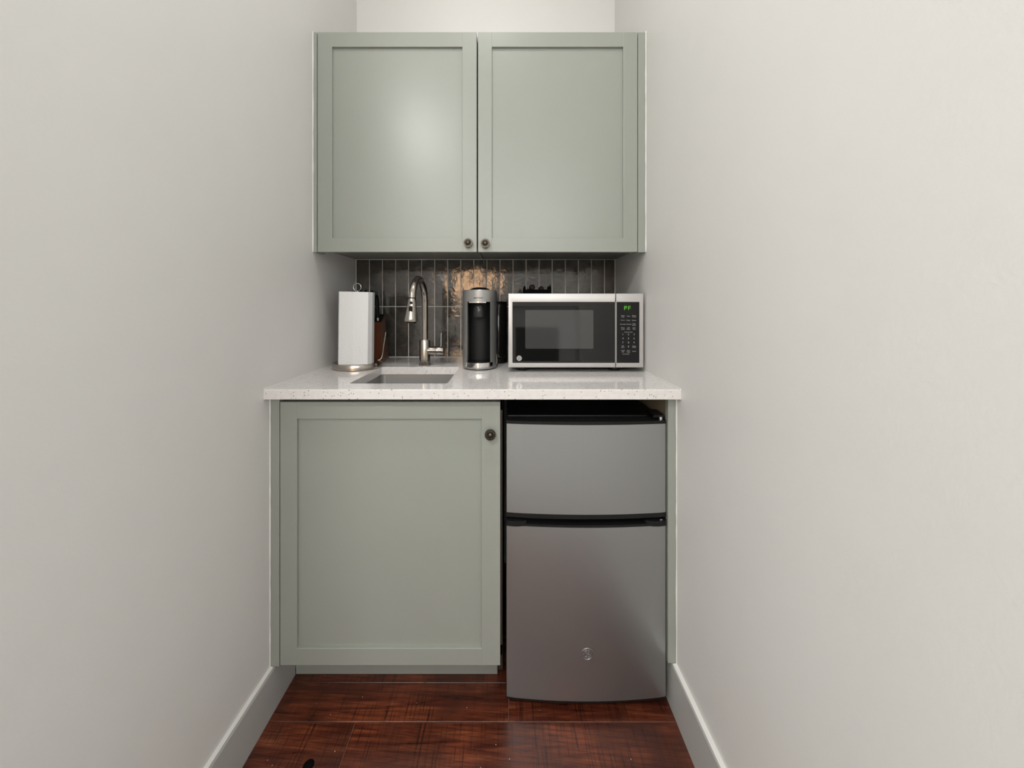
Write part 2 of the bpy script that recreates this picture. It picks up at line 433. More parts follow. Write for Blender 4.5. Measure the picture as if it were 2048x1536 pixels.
# backsplash tiles
ZT0, ZTM, ZT1 = .9235, 1.1455, 1.3535
pitch = 26.02 * YB / FPX
MB().box(XL, XR, YB - .0050, YB, .915, 1.357).build('grout', 'grout', wb)
tile_me = {}
def tile_mesh(w_, h_, var):
    key = (round(w_, 4), round(h_, 4), var)
    if key in tile_me: return tile_me[key]
    bm = bmesh.new(); nx, nz = 2, 3
    rr = random.Random(var * 13 + 1); grid = []
    for j in range(nz + 1):
        row = []
        for i in range(nx + 1):
            e = (i in (0, nx)) or (j in (0, nz))
            yy = -.0074 + (0.0009 if e else 0) + rr.uniform(-.0004, .0004)
            row.append(bm.verts.new((-w_ / 2 + w_ * i / nx, yy, -h_ / 2 + h_ * j / nz)))
        grid.append(row)
    for j in range(nz):
        for i in range(nx): bm.faces.new((grid[j][i], grid[j][i + 1], grid[j + 1][i + 1], grid[j + 1][i]))
    bnd = [grid[0][i] for i in range(nx + 1)] + [grid[j][nx] for j in range(1, nz + 1)] + [grid[nz][i] for i in range(nx - 1, -1, -1)] + [grid[j][0] for j in range(nz - 1, 0, -1)]
    bk = [bm.verts.new((v.co.x, 0, v.co.z)) for v in bnd]
    for i in range(len(bnd)): bm.faces.new((bnd[i], bk[i], bk[(i + 1) % len(bnd)], bnd[(i + 1) % len(bnd)]))
    bmesh.ops.recalc_face_normals(bm, faces=bm.faces[:])
    me = bpy.data.meshes.new('tile'); bm.to_mesh(me); bm.free(); me.materials.append(M['tile'])
    for p in me.polygons: p.use_smooth = True
    me.set_sharp_from_angle(angle=math.radians(35))
    tile_me[key] = me; return me
gw = .0034
for (z0, z1) in ((ZT0, ZTM - gw / 2), (ZTM + gw / 2, ZT1)):
    k = 0; x = XL + .001
    while x < XR - .01:
        x2 = min(x + pitch, XR - .001)
        o = bpy.data.objects.new('tile', tile_mesh(x2 - x - gw, z1 - z0, k % 5)); C.objects.link(o); o.parent = wb
        o.location = ((x + x2) / 2, YB, (z0 + z1) / 2)
        o.rotation_euler = (random.gauss(0, .003), 0, random.gauss(0, .006))
        x = x2; k += 1

def vline(a_, b_, r_=.0016):
    a_, b_ = Vector(a_), Vector(b_)
    MB().tube([a_ + (b_ - a_) * k / 20 for k in range(21)], [r_ + random.uniform(-.0003, .0004) for _ in range(21)], 8).build('caulk_bead', 'caulk', wb, 60)
vline((XL + .001, YB - .008, .922), (XL + .001, YB - .008, 1.355)); vline((XR - .001, YB - .008, .922), (XR - .001, YB - .008, 1.355))
vline((XL, YB - .008, 1.3548), (XR, YB - .008, 1.3548)); vline((XL, YB - .008, .922), (XR, YB - .008, .922))

# ------------------------------------------------------------------ joinery
def knob(name, parent, c):
    """antique rosette knob, axis towards the room, on surface y=c.y"""
    mb = MB(); r = .0156
    mb.lathe([(.0065, .001), (.006, -.006), (.0055, -.010), (.009, -.0125), (r, -.0145), (r, -.0175), (r * .93, -.0195), (r * .80, -.0195),
              (r * .74, -.0178), (r * .52, -.0178), (r * .48, -.0195), (r * .40, -.0215), (r * .25, -.0232), (r * .08, -.0238)], c, 'y', 28)
    for k in range(12):
        a = 2 * PI * k / 12
        mb.ball((c[0] + r * .64 * math.cos(a), c[1] - .0185, c[2] + r * .64 * math.sin(a)), .0021, 8)
    return mb.build(name, 'pewter', parent, 35)

def shaker(parent, x0, x1, z0, z1, y, px0, px1, pz0, pz1, label):
    """door front at y; frame of two stiles and two rails, recessed panel"""
    th, rec = .020, .0085
    d = MB().box(x0, px0, y, y + th, z0, z1, .0012).build('door', 'sage', parent)
    if label: d['label'] = label
    MB().box(px1, x1, y, y + th, z0, z1, .0012).build('stile', 'sage', d)
    MB().box(px0 - .001, px1 + .001, y + .0002, y + th, pz1, z1, .0012).build('rail', 'sage', d)
    MB().box(px0 - .001, px1 + .001, y + .0002, y + th, z0, pz0, .0012).build('rail', 'sage', d)
    MB().box(px0 - .004, px1 + .004, y + rec, y + th - .002, pz0 - .004, pz1 + .004).build('panel', 'sage', d)
    return d

# wall cabinets: two boxes side by side
DU = 1.275
ux = lambda p: (p - VX) * DU / FPX
uz = lambda p: CZ - (p - VY) * DU / FPX
ZU0, ZU1 = uz(504), uz(64)
seam = ux(954.6)
def wall_cabinet(x0, x1, dx0, dx1, p0, p1, kx, filler, label, kpy):
    t_ = thing('wall_cabinet', ((x0 + x1) / 2, 1.46, 1.355), label, 'cabinet')
    MB().box(x0 + .0016, x1 - .0016, DU + .021, YB - .0005, 1.3555, ZU1 - .002, .0006, 1).build('body', 'under', t_)
    d = shaker(t_, dx0, dx1, ZU0, ZU1, DU, p0, p1, uz(476), uz(93.5), None)
    knob('knob', d, (kx, DU, uz(kpy)))
    f = MB().box(filler[0], filler[1], DU + .002, DU + .06, ZU0 - .001, ZU1 + .001, .0008, 1).build('filler_strip', 'sage', t_)
    MB().box(filler[0], filler[1], DU + .06, YB - .0005, 1.3555, ZU1 - .002).build('filler_return', 'under', t_)
    return t_
wall_cabinet(ux(633.5), seam, ux(635), ux(953.4), ux(664), ux(924.5), ux(937), (XL, ux(633)),
             'sage green shaker wall cabinet above the sink, round knob at its lower right', 487)
wall_cabinet(seam, ux(1276), ux(956), ux(1275), ux(984), ux(1246.5), ux(971), (ux(1276.5), XR),
             'sage green shaker wall cabinet above the microwave, round knob at its lower left', 488)

# base cabinet under the sink
DB = 1.0456
bx = lambda p: (p - VX) * DB / FPX
bz = lambda p: CZ - (p - VY) * DB / FPX
bc = thing('base_cabinet', (-.33, 1.35, 0), 'sage green base cabinet with one shaker door under the sink', 'cabinet')
bod = MB()
bx0, bx1 = bx(559), bx(1004.5)
bod.box(bx0, bx0 + .016, DB + .022, YB - .001, .140, .892)
bod.box(bx1 - .016, bx1, DB + .022, YB - .001, .140, .892)
bod.box(bx1 - .016, bx1, 1.166, YB - .001, .0, .140)
bod.box(bx0, bx1, DB + .10, YB - .001, .125, .141)
bod.box(bx0, bx1, YB - .008, YB - .001, .105, .892)
bod.box(bx0, bx1, DB + .022, DB + .04, .140, .170)
bod.box(bx0, bx1, DB + .022, DB + .04, .850, .892)
bod.build('body', 'carcass', bc)
d = shaker(bc, bx(560), bx(1000.5), bz(1331), bz(804), DB, bx(594), bx(963), bz(1297), bz(838), None)
knob('knob', d, (bx(981), DB, bz(866)))
MB().box(XL, bx(558.2), DB + .001, DB + .07, .127, .892, .0008, 1).build('filler_strip', 'sage', bc)
MB().box(-.6600, bx1 - .0165, 1.152, 1.166, .0, .126, .0006, 1).build('toe_kick', 'sage', bc)

# narrow end panel between fridge and wall
ep = thing('end_panel', (.472, 1.1, 0), 'narrow sage green upright panel filling the gap beside the fridge', 'panel')
MB().box(bx(1336.5), XR, DB + .001, DB + .02, .1365, .892, .0008, 1).build('front_strip', 'sage', ep)
MB().box(bx(1336.5) + .004, XR, DB + .02, YB - .002, .1365, .892).build('side_panel', 'rawwood', ep)

# worktop with the sink cut-out
ZC0, ZC1, YC = .8935, .921, 1.017
SX0, SX1, SY0, SY1 = -.470, -.178, 1.094, 1.380
bm = bmesh.new()
def ring(x0, x1, y0, y1, z, r=0.0, n=4):
    pts = []
    for (cx, cy, a0) in ((x1 - r, y1 - r, 0), (x0 + r, y1 - r, PI / 2), (x0 + r, y0 + r, PI), (x1 - r, y0 + r, 3 * PI / 2)):
        for k in range(n + 1):
            a = a0 + PI / 2 * k / n; pts.append((cx + r * math.cos(a), cy + r * math.sin(a), z))
    return pts
N_ = 5
bev = .0022
loops = []
for (o_, z) in ((bev, ZC1), (0.0007, ZC1 - .0007), (0, ZC1 - bev), (0, ZC0)):
    loops.append([bm.verts.new(p) for p in ring(XL + .0002, XR - .0002, YC + o_, YB - .0062, z, .0005, 4)])
inner = []
for (o_, z) in ((-.0012, ZC1), (0, ZC1 - .0012), (0, ZC0)):
    inner.append([bm.verts.new(p) for p in ring(SX0 + o_, SX1 - o_, SY0 + o_, SY1 - o_, z, .012, 4)])
L = len(loops[0])
def bridge(A, B):
    for k in range(L): bm.faces.new((A[k], A[(k + 1) % L], B[(k + 1) % L], B[k]))
for a_, b_ in zip(loops[:-1], loops[1:]): bridge(a_, b_)
for a_, b_ in zip(inner[:-1], inner[1:]): bridge(b_, a_)
bridge(inner[0], loops[0]); bridge(loops[-1], inner[-1])
mb = MB(); mb.bm.free(); mb.bm = bm
ct = tag(mb.build('countertop', 'quartz'), 'white speckled quartz countertop running wall to wall', 'countertop')

# undermount sink
sk = thing('sink', ((SX0 + SX1) / 2, (SY0 + SY1) / 2, .73), 'square stainless steel undermount sink let into the countertop', 'sink')
bm = bmesh.new(); lp = []
for (o_, z, r_) in ((-.018, .8933, .02), (-.018, .8918, .02), (.0, .8918, .02), (.009, .745, .020), (.012, .735, .025), (.03, .732, .03), (.105, .729, .02)):
    lp.append([bm.verts.new(p) for p in ring(SX0 - .004 + o_, SX1 + .004 - o_, SY0 - .004 + o_, SY1 + .004 - o_, z, r_, 4)])
for a_, b_ in zip(lp[:-1], lp[1:]):
    for k in range(L): bm.faces.new((a_[k], a_[(k + 1) % L], b_[(k + 1) % L], b_[k]))
bm.faces.new(lp[-1])
mb = MB(); mb.bm.free(); mb.bm = bm
mb.build('basin', 'sink', sk, 40)
MB().lathe([(.042, 0), (.042, .003), (.036, .004), (.030, -.001), (.008, -.001)], ((SX0 + SX1) / 2, (SY0 + SY1) / 2, .7292), 'z', 24).build('drain', 'chrome', sk, 40)

# faucet
fx, fy = -.316, 1.4175
fa = thing('faucet', (fx, fy, ZC1), 'brushed nickel pull-down faucet with a tall curved neck behind the sink', 'faucet')
MB().lathe([(.0205, 0), (.0225, .001), (.0225, .006), (.0205, .008), (.0205, .096), (.0190, .099), (.013, .0995)], (fx, fy, ZC1), 'z', 32).build('base', 'nickel', fa, 40)
R_ = .0835; pts = [(fx, fy, 1.015), (fx, fy, 1.06), (fx, fy, 1.11)]
zc = 1.163
hx = -.006                                   # the neck is swung a touch to the left
for k in range(25):
    a = PI * k / 24 * .955
    yy = fy - R_ + R_ * math.cos(a); zz = zc + R_ * math.sin(a)
    pts.append((fx + hx * (fy - yy) / (2 * R_), yy, zz))
MB().tube(pts, .0125, 20).build('neck', 'nickel', fa, 50)
tip = Vector(pts[-1]); dirv = (Vector(pts[-1]) - Vector(pts[-2])).normalized()
dirv = Vector((-.03, -.06, -1)).normalized()
sh = MB(); prof = [(.0122, -.002), (.0135, .0), (.0140, .012), (.0156, .028), (.0188, .05), (.0216, .068), (.0222, .074), (.0210, .078), (.0170, .079)]
sh.lathe(prof, (0, 0, 0), 'z', 28)
q = Vector((0, 0, 1)).rotation_difference(dirv)
for v in sh.bm.verts: v.co = q @ v.co + tip
sp_ = sh.build('spray_head', 'nickel', fa, 40)
cb_ = MB().lathe([(.0132, -.0035), (.0136, -.0035), (.0136, -.0005), (.0132, -.0005)], (0, 0, 0), 'z', 28)
for v in cb_.bm.verts: v.co = q @ v.co + tip
cb_.build('collar', 'black', sp_, 40)
def headpt(h, r, side):                      # point on the front of the head, h below the collar
    return tip + dirv * h + Vector((side, -r, 0))
pb = MB().lathe([(.0052, .004), (.0052, -.0010), (.0045, -.0017), (.0005, -.0018)], headpt(.0140, .0141, .001), 'y', 16); pb.build('button', 'black', sp_, 40)
ctr = headpt(.037, .0168, .001)
def stadium(cx, cz, hw, hh, n=8):
    o = [(cx + hw * math.cos(PI * k / n), cz + hh - hw + hw * math.sin(PI * k / n)) for k in range(n + 1)]
    o += [(cx + hw * math.cos(PI + PI * k / n), cz - hh + hw + hw * math.sin(PI + PI * k / n)) for k in range(n + 1)]
    return o
bt = MB().prof_y(stadium(0, 0, .0058, .0122), -.0020, .006)
qr = Matrix.Rotation(math.radians(10), 4, 'X')
for v in bt.bm.verts: v.co = qr @ v.co + ctr
bt.build('button', 'black', sp_)
tipc = tip + dirv * .0785
nz = MB().lathe([(.0172, 0), (.0172, .0035), (.014, .0045), (.004, .003)], (0, 0, 0), 'z', 24)
for v in nz.bm.verts: v.co = q @ v.co + tipc
nz.build('nozzle', 'black_soft', sp_, 40)
hz_ = CZ - (701 - VY) * fy / FPX
hd = MB().lathe([(.0165, .010), (.0165, .044), (.0160, .0446)], (fx, fy, hz_), 'x', 24).build('handle_stem', 'nickel', fa, 40)
MB().lathe([(.0160, .0448), (.0172, .0454), (.0172, .0712), (.0162, .0725), (.010, .0727)], (fx, fy, hz_), 'x', 24).build('handle_cap', 'nickel', fa, 40)
MB().tube([(fx + .0625, fy, hz_ + .012), (fx + .0627, fy, hz_ + .05), (fx + .0635, fy, hz_ + .068)], .0027, 10).build('lever', 'chrome', fa, 50)

# ------------------------------------------------------------------ fridge
FD = 1.052
fr = thing('mini_fridge', (.226, 1.32, 0), 'stainless steel two-door mini fridge with black trim under the countertop', 'fridge')
fX0, fX1 = (1011.5 - VX) * FD / FPX, (1333.5 - VX) * FD / FPX
fz = lambda p: CZ - (p - VY) * FD / FPX
MB().box(fX0 + .003, fX1 - .002, 1.098, 1.60, .03, .826, .003).build('body', 'black', fr)
for fxx in (fX0 + .02, fX1 - .02):
    MB().lathe([(.012, 0), (.012, .008), (.007, .010), (.007, .04)], (fxx, 1.085, 0), 'z', 14).build('foot', 'charcoal', fr, 40)
def bow_panel(x0, x1, z0, z1, front, back, bow, edge=.004, n=20):
    """door slab whose front bulges by bow towards the room"""
    pts = []
    for i in range(n + 1):
        u = -1 + 2 * i / n; x_ = x0 + (x1 - x0) * i / n
        yy = front - bow * (1 - u * u)
        if i in (0, n): yy += edge
        pts.append((x_, yy))
    e2 = (x1 - x0) / n
    pts[0] = (x0, front + edge); pts.insert(1, (x0 + edge * .35, front + edge * .25)); pts[-1] = (x1 - edge * .35, front + edge * .25); pts.append((x1, front + edge))
    pts += [(x1, back), (x0, back)]
    return MB().poly(pts, z0, z1)
BOW = .0125
def fridge_door(z0, z1, trim_top, trim_bot):
    d_ = bow_panel(fX0 + .0015, fX1 - .0015, z0 + trim_bot, z1 - trim_top, FD, FD + .035, BOW).build('door', 'fridge', fr, 25)
    return d_
dt = fridge_door(fz(1034), fz(841.5), .0085, .0135)
bow_panel(fX0, fX1, fz(841.5) - .0085, fz(841.5), FD + .0015, FD + .04, BOW).build('top_trim', 'charcoal', dt, 25)
bow_panel(fX0, fX1, fz(1034), fz(1034) + .0135, FD + .0015, FD + .04, BOW).build('bottom_trim', 'charcoal', dt, 25)
MB().box(fX0 + .002, fX1 - .002, FD + .034, 1.100, fz(1034) + .004, fz(841.5) - .004).build('gasket', 'black', dt)
dl = fridge_door(fz(1397), fz(1040), .0150, .005)
z_t = fz(1040)
# trim of the lower door: cut away in the middle for the hand grip
bow_panel(fX0, fX0 + .060, z_t - .0150, z_t, FD - .001, FD + .04, .0052).build('top_trim', 'charcoal', dl, 25)
bow_panel(fX1 - .062, fX1, z_t - .0150, z_t, FD - .001, FD + .04, .0052).build('top_trim', 'charcoal', dl, 25)
bow_panel(fX0, fX1, z_t - .0152, z_t - .0085, FD + .0012, FD + .04, BOW).build('grip_lip', 'charcoal', dl, 25)
MB().box(fX0 + .055, fX1 - .057, FD + .022, FD + .04, z_t - .012, z_t + .003).build('grip_recess', 'black', dl)
bow_panel(fX0, fX1, fz(1397) - .0015, fz(1397) + .005, FD + .0015, FD + .04, BOW).build('bottom_trim', 'charcoal', dl, 25)
MB().box(fX0 + .002, fX1 - .002, FD + .034, 1.100, fz(1397) + .004, z_t - .004).build('gasket', 'black', dl)
# hinges
hp = P(1321, 836, 1.062)
hg = MB().box(hp.x - .022, hp.x + .012, 1.058, 1.12, hp.z + .001, hp.z + .009, .002).build('hinge', 'black', fr)
MB().lathe([(.006, -.005), (.006, .004), (.004, .006), (.001, .0065)], (hp.x, 1.062, hp.z), 'z', 14).build('hinge_pin', 'glint', hg, 40)
hp = P(1321, 1037, 1.058)
hg = MB().box(hp.x - .02, hp.x + .012, 1.062, 1.10, hp.z - .002, hp.z + .002).build('hinge', 'black', fr)
MB().lathe([(.006, -.0025), (.006, .0025), (.003, .003)], (hp.x, 1.056, hp.z), 'z', 14).build('hinge_pin', 'glint', hg, 40)

def badge(parent, c, r, m_ring, m_face, m_letter):
    """round maker's badge: rim, disc, flowing monogram and four curls"""
    bd = MB().lathe([(r, .002), (r, -.0008), (r * .96, -.0014), (r * .86, -.0014), (r * .82, -.0008), (r * .5, -.0008)], c, 'y', 36).build('badge', m_ring, parent, 40)
    MB().lathe([(r * .82, .001), (r * .82, -.0009), (r * .3, -.0009)], c, 'y', 32).build('badge_face', m_face, bd)
    yy = c[1] - .0012
    mg = MB()
    def stroke(pts, w_): mg.tube([(c[0] + p[0] * r, yy, c[2] + p[1] * r) for p in pts], w_ * r, 6)
    arc = lambda cx, cy, rr, a0, a1, n=10: [(cx + rr * math.cos(math.radians(a0 + (a1 - a0) * k / n)), cy + rr * math.sin(math.radians(a0 + (a1 - a0) * k / n))) for k in range(n + 1)]
    # G: looped capital with a hanging tail; E: two stacked bowls with an entry loop
    stroke(arc(-.22, .22, .17, 20, 250) + arc(-.24, -.08, .30, 150, 300)[3:] + [(-.06, -.05), (-.10, .12)], .035)
    stroke([(-.10, .10), (-.06, -.25)] + arc(-.20, -.32, .14, 20, -160), .035)
    stroke(arc(.26, .20, .17, 60, 275) , .035)
    stroke(arc(.24, -.16, .21, 85, 330), .035)
    stroke(arc(.12, .38, .08, 0, 250), .03)
    for k in range(4):
        a = 45 + 90 * k
        stroke(arc(0, 0, .68, a - 38, a + 30, 8) + arc(.6 * math.cos(math.radians(a + 30)), .6 * math.sin(math.radians(a + 30)), .08, a + 30, a + 200, 6), .03)
    mg.build('monogram', m_letter, bd, 60)
    return bd
bc_ = P(1174.5, 1308, FD - BOW + .0003)
badge(dl, (bc_.x, FD - BOW * (1 - (2 * (bc_.x - fX0) / (fX1 - fX0) - 1) ** 2) + .0004, bc_.z), .0172, 'badge', 'fridge', 'badge')

# ------------------------------------------------------------------ microwave
MD = 1.27
mx = lambda p: (p - VX) * MD / FPX
mz = lambda p: CZ - (p - VY) * MD / FPX
mw = thing('microwave', (.237, 1.44, ZC1), 'stainless steel microwave oven with black glass door on the countertop', 'microwave')
X0, X1, Z0, Z1 = mx(1016.5), mx(1287), mz(735), mz(587)
MB().box(X0 + .004, X1 - .004, MD + .03, 1.60, Z0 + .002, Z1 - .001, .003).build('casing', 'charcoal', mw)
for fx_ in (X0 + .05, X1 - .085):
    for fy_ in (1.325, 1.56):
        MB().lathe([(.020, 0), (.022, .003), (.022, .012), (.018, .0185)], (fx_, fy_, ZC1), 'z', 18).build('foot', 'charcoal', mw, 40)
sp_x = mx(1231.6)
def frame(name, x0, x1, z0, z1, ix0, ix1, iz0, iz1, y0, y1, m_, parent, bevel=.0018):
    """rectangular surround as one mesh, opening ix/iz"""
    bm = bmesh.new()
    ra = lambda z_off, y_: None
    def rect(a0, a1, c0, c1, y_): return [bm.verts.new(p) for p in ((a0, y_, c0), (a1, y_, c0), (a1, y_, c1), (a0, y_, c1))]
    b_ = bevel
    A = [rect(x0, x1, z0, z1, y1), rect(x0, x1, z0, z1, y0 + b_), rect(x0 + b_ * .3, x1 - b_ * .3, z0 + b_ * .3, z1 - b_ * .3, y0 + b_ * .3), rect(x0 + b_, x1 - b_, z0 + b_, z1 - b_, y0),
         rect(ix0 - .0008, ix1 + .0008, iz0 - .0008, iz1 + .0008, y0), rect(ix0, ix1, iz0, iz1, y0 + .0008), rect(ix0, ix1, iz0, iz1, y1)]
    for P_, Q_ in zip(A, A[1:] + A[:1]):
        for k in range(4): bm.faces.new((P_[k], P_[(k + 1) % 4], Q_[(k + 1) % 4], Q_[k]))
    mb = MB(); mb.bm.free(); mb.bm = bm
    return mb.build(name, m_, parent, 30)
dr = frame('door', X0, sp_x - .0008, Z0, Z1, mx(1025), sp_x - .0006 - .0012, mz(726), mz(604), MD, MD + .03, 'mwsteel', mw)
MB().box(mx(1024), sp_x - .0016, MD + .0014, MD + .028, mz(727), mz(603)).build('door_glass', 'blackglass', dr)
# see-through screen area of the door, slightly paler
wx0, wx1, wz0, wz1, rr_ = mx(1050.5), mx(1187), mz(697.5), mz(620), .004
pts_ = []
for (cx, cz, a0) in ((wx1 - rr_, wz1 - rr_, 0), (wx0 + rr_, wz1 - rr_, 90), (wx0 + rr_, wz0 + rr_, 180), (wx1 - rr_, wz0 + rr_, 270)):
    for k in range(5):
        a = math.radians(a0 + 22.5 * k); pts_.append((cx + rr_ * math.cos(a), cz + rr_ * math.sin(a)))
MB().prof_y(pts_, MD + .0011, MD + .006).build('door_screen', 'screen', dr)
pc_ = (mx(1038.5), MD + .0014, mz(716.5))
badge(dr, pc_, .0098, 'chrome', 'mwsteel', 'charcoal')
cp = frame('control_panel', sp_x + .0010, X1, Z0, Z1, mx(1233.2), mx(1279), mz(726), mz(604), MD, MD + .03, 'mwsteel', mw)
MB().box(mx(1232.5), mx(1280), MD + .0014, MD + .028, mz(727), mz(603)).build('keypad', 'panelblack', cp)
MB().box(sp_x - .0012, sp_x + .0012, MD + .006, MD + .03, Z0 + .001, Z1 - .001).build('door_gap', 'black', mw)
kp = MD + .0014
def seven(ch, cx, cz, hw, hh):
    segs = {'P': 'abefg', 'F': 'aefg'}[ch]; th = .0008; mb = MB()
    S = {'a': (-hw, hw, hh, hh), 'g': (-hw, hw, 0, 0), 'f': (-hw, -hw, 0, hh), 'e': (-hw, -hw, -hh, 0), 'b': (hw, hw, 0, hh)}
    for k in segs:
        a0, a1, c0, c1 = S[k]
        mb.box(cx + a0 - th, cx + a1 + th, kp - .0004, kp + .001, cz + c0 - th, cz + c1 + th)
    return mb.build('display_digit', 'green', cp)
seven('P', mx(1251.2), mz(616), .0034, .0058); seven('F', mx(1259.0), mz(616), .0032, .0058)
kcx = [1246, 1257.2, 1268.4]
def label_(txt, px, py, hpx, wpx=None):
    text_mesh(txt, 'key_print', (mx(px), kp, mz(py)), (wpx * MD / FPX) if wpx else None, hpx * MD / FPX, 'print', cp, .0003)
for txt, c_, py, wpx in (('Steam', 0, 631.3, 7), ('Cook', 0, 634.0, 5.5), ('Pizza', 1, 632.4, 6), ('Defrost', 2, 631.3, 8), ('Weight', 2, 633.9, 8),
                         ('Popcorn', 0, 640.4, 8.5), ('Potato', 1, 640.4, 7), ('Reheat', 2, 640.6, 8),
                         ('Time', 2, 647.4, 6), ('Defrost', 2, 650.2, 7.5), ('Power', 0, 655.5, 7), ('Level', 0, 658.4, 6.5), ('Add', 1, 655.5, 4.5), ('30 Sec', 1, 658.4, 7),
                         ('Cook', 2, 655.5, 6), ('Time', 2, 658.4, 6), ('Set', 0, 691.6, 4), ('Clock', 0, 694.6, 6.5), ('Timer', 2, 692.2, 7), ('On/Off', 2, 694.6, 7.5),
                         ('Cancel', 0, 701.0, 7.5), ('Off', 0, 704.0, 3.6), ('Start', 1, 701.0, 5.5), ('Pause', 1, 704.0, 6.5), ('Sound', 2, 702.6, 7)):
    label_(txt, kcx[c_], py, 1.9, wpx)
label_('Beverage Vegetable', 1251.8, 648.6, 2.1, 22)
label_('Express Cook', 1257.3, 664.4, 2.1, 15.5)
label_('Lock Controls', 1252, 708.0, 1.8, 13)
for i, ch in enumerate('123456789'):
    label_(ch, kcx[i % 3], 668.6 + 8.2 * (i // 3), 3.4)
label_('0', kcx[1], 693.2, 3.4)

# small black rack lying on top of the microwave
tr = thing('pod_rack', (.1285, 1.50, Z1 - .001), 'small black rack with upright ends holding two pods on top of the microwave', 'rack')
D_ = 1.47
qx = lambda p: (p - VX) * D_ / FPX
qz = lambda p: CZ - (p - VY) * D_ / FPX
MB().box(qx(1048), qx(1102.5), D_, D_ + .075, Z1 - .001, qz(579), .001).build('tray', 'soot', tr)
for px_, pt in ((1049.6, 571.5), (1100.3, 570)):
    for yy in (D_ + .001, D_ + .067):
        c_ = qx(px_); MB().prof_y([(c_ - .0045, Z1 - .001), (c_ + .0045, Z1 - .001), (c_ + .0042, qz(pt + 5)), (c_ + .002, qz(pt + 1)), (c_, qz(pt)), (c_ - .002, qz(pt + .8)), (c_ - .0044, qz(pt + 5))], yy, yy + .007).build('end_post', 'soot', tr)
for px_, pt, r_ in ((1065, 568.5, .0115), (1083.5, 572, .0102)):
    c_ = (qx(px_), D_ + .012, qz(pt) - r_)
    MB().lathe([(r_ * .7, 0), (r_, .003), (r_, .030), (r_ * .75, .048), (r_ * .3, .050)], c_, 'y', 20).build('pod', 'black_soft', tr, 40)

# ------------------------------------------------------------------ coffee machine
cmx = -.1010; cy0 = 1.304; hw = .0625; dep = .058
cm = thing('coffee_machine', (cmx, 1.42, ZC1), 'silver and black capsule coffee machine standing between faucet and microwave', 'coffee machine')
def fr_arc(a0, a1, n, k=1.0, ex=0.0):
    return [(cmx + hw * k * math.sin(math.radians(a0 + (a1 - a0) * i / n)), cy0 + dep - (dep * k + ex) * math.cos(math.radians(a0 + (a1 - a0) * i / n))) for i in range(n + 1)]
cz_ = lambda py, d_=1.315: CZ - (py - VY) * d_ / FPX
zO1, zO0, zTop = cz_(603.5), cz_(724), cz_(579.5)
a_op = math.degrees(math.asin(.0408 / hw))
yb = 1.435
for s_ in (-1, 1):
    o_ = fr_arc(-90, -a_op, 10) if s_ < 0 else fr_arc(a_op, 90, 10)
    if s_ < 0: pts_ = [(cmx - hw, yb)] + o_ + [(cmx - .0408, yb)]
    else: pts_ = [(cmx + .0408, yb)] + o_ + [(cmx + hw, yb)]
    MB().poly(pts_, ZC1 + .010, zO1 - .0004).build('side_shell', 'coffee', cm, 30)
tp = fr_arc(-90, 90, 28) + [(cmx + hw, yb), (cmx - hw, yb)]
tp2 = [(cmx + (p[0] - cmx) * .965, cy0 + dep + (p[1] - cy0 - dep) * .965) for p in tp]
hd_ = MB().poly(tp, zO1, zTop - .003)
hd_.poly(tp, zTop - .003, zTop, tp2)
head = hd_.build('head', 'coffee', cm, 30)
MB().lathe([(.0375, -.004), (.0375, .001), (.034, .005), (.026, .0085), (.014, .0105), (.002, .011)], (cmx, cy0 + dep + .01, zTop), 'z', 32).build('lid', 'black', head, 40)
text_mesh('NESPRESSO', 'maker_name', (cmx - .0005, cy0 + .0006, cz_(595.8, 1.305)), .0335, .0042, 'black', head, .0008, bold=.01)
pl = fr_arc(-a_op * .82, a_op * .62, 10, 1.0, .0006) + list(reversed(fr_arc(-a_op * .82, a_op * .62, 10, .95)))
MB().poly(pl, zO1 - .0042, zO1 + .0006).build('button_strip', 'chrome', head, 30)
# dark niche
MB().poly([(cmx - .0408, yb), (cmx - .0408, 1.372), (cmx - .030, 1.360), (cmx - .012, 1.352), (cmx + .012, 1.352), (cmx + .030, 1.360), (cmx + .0408, 1.372), (cmx + .0408, yb)], ZC1 + .010, zO1 - .0006).build('niche', 'charcoal', cm, 40)
MB().lathe([(.018, -.030), (.0195, -.029), (.0205, -.010), (.0195, .004), (.015, .014), (.008, .019), (.001, .020)], (cmx + .0, 1.328, cz_(618, 1.325)), 'z', 24).build('spout', 'spout', cm, 40)
# base and drip tray
bs = fr_arc(-90, 90, 24, .985) + [(cmx + hw * .985, yb), (cmx - hw * .985, yb)]
MB().poly(bs, ZC1 + .004, ZC1 + .0115).build('base', 'coffee', cm, 30)
bs2 = fr_arc(-90, 90, 20, .86) + [(cmx + hw * .86, yb), (cmx - hw * .86, yb)]
MB().poly(bs2, ZC1, ZC1 + .0045).build('foot', 'black', cm, 30)
dtp = [(cmx + .0535 * math.sin(math.radians(a)), 1.345 - .049 * math.cos(math.radians(a))) for a in range(-90, 91, 9)]
tray = MB().poly(dtp, ZC1 + .0115, ZC1 + .0275).build('drip_tray', 'chrome', cm, 30)
dt2 = [(cmx + .0500 * math.sin(math.radians(a)), 1.345 - .0455 * math.cos(math.radians(a))) for a in range(-90, 91, 9)]
MB().poly(dt2, ZC1 + .0275, ZC1 + .0305).build('drip_grille', 'black', tray, 30)
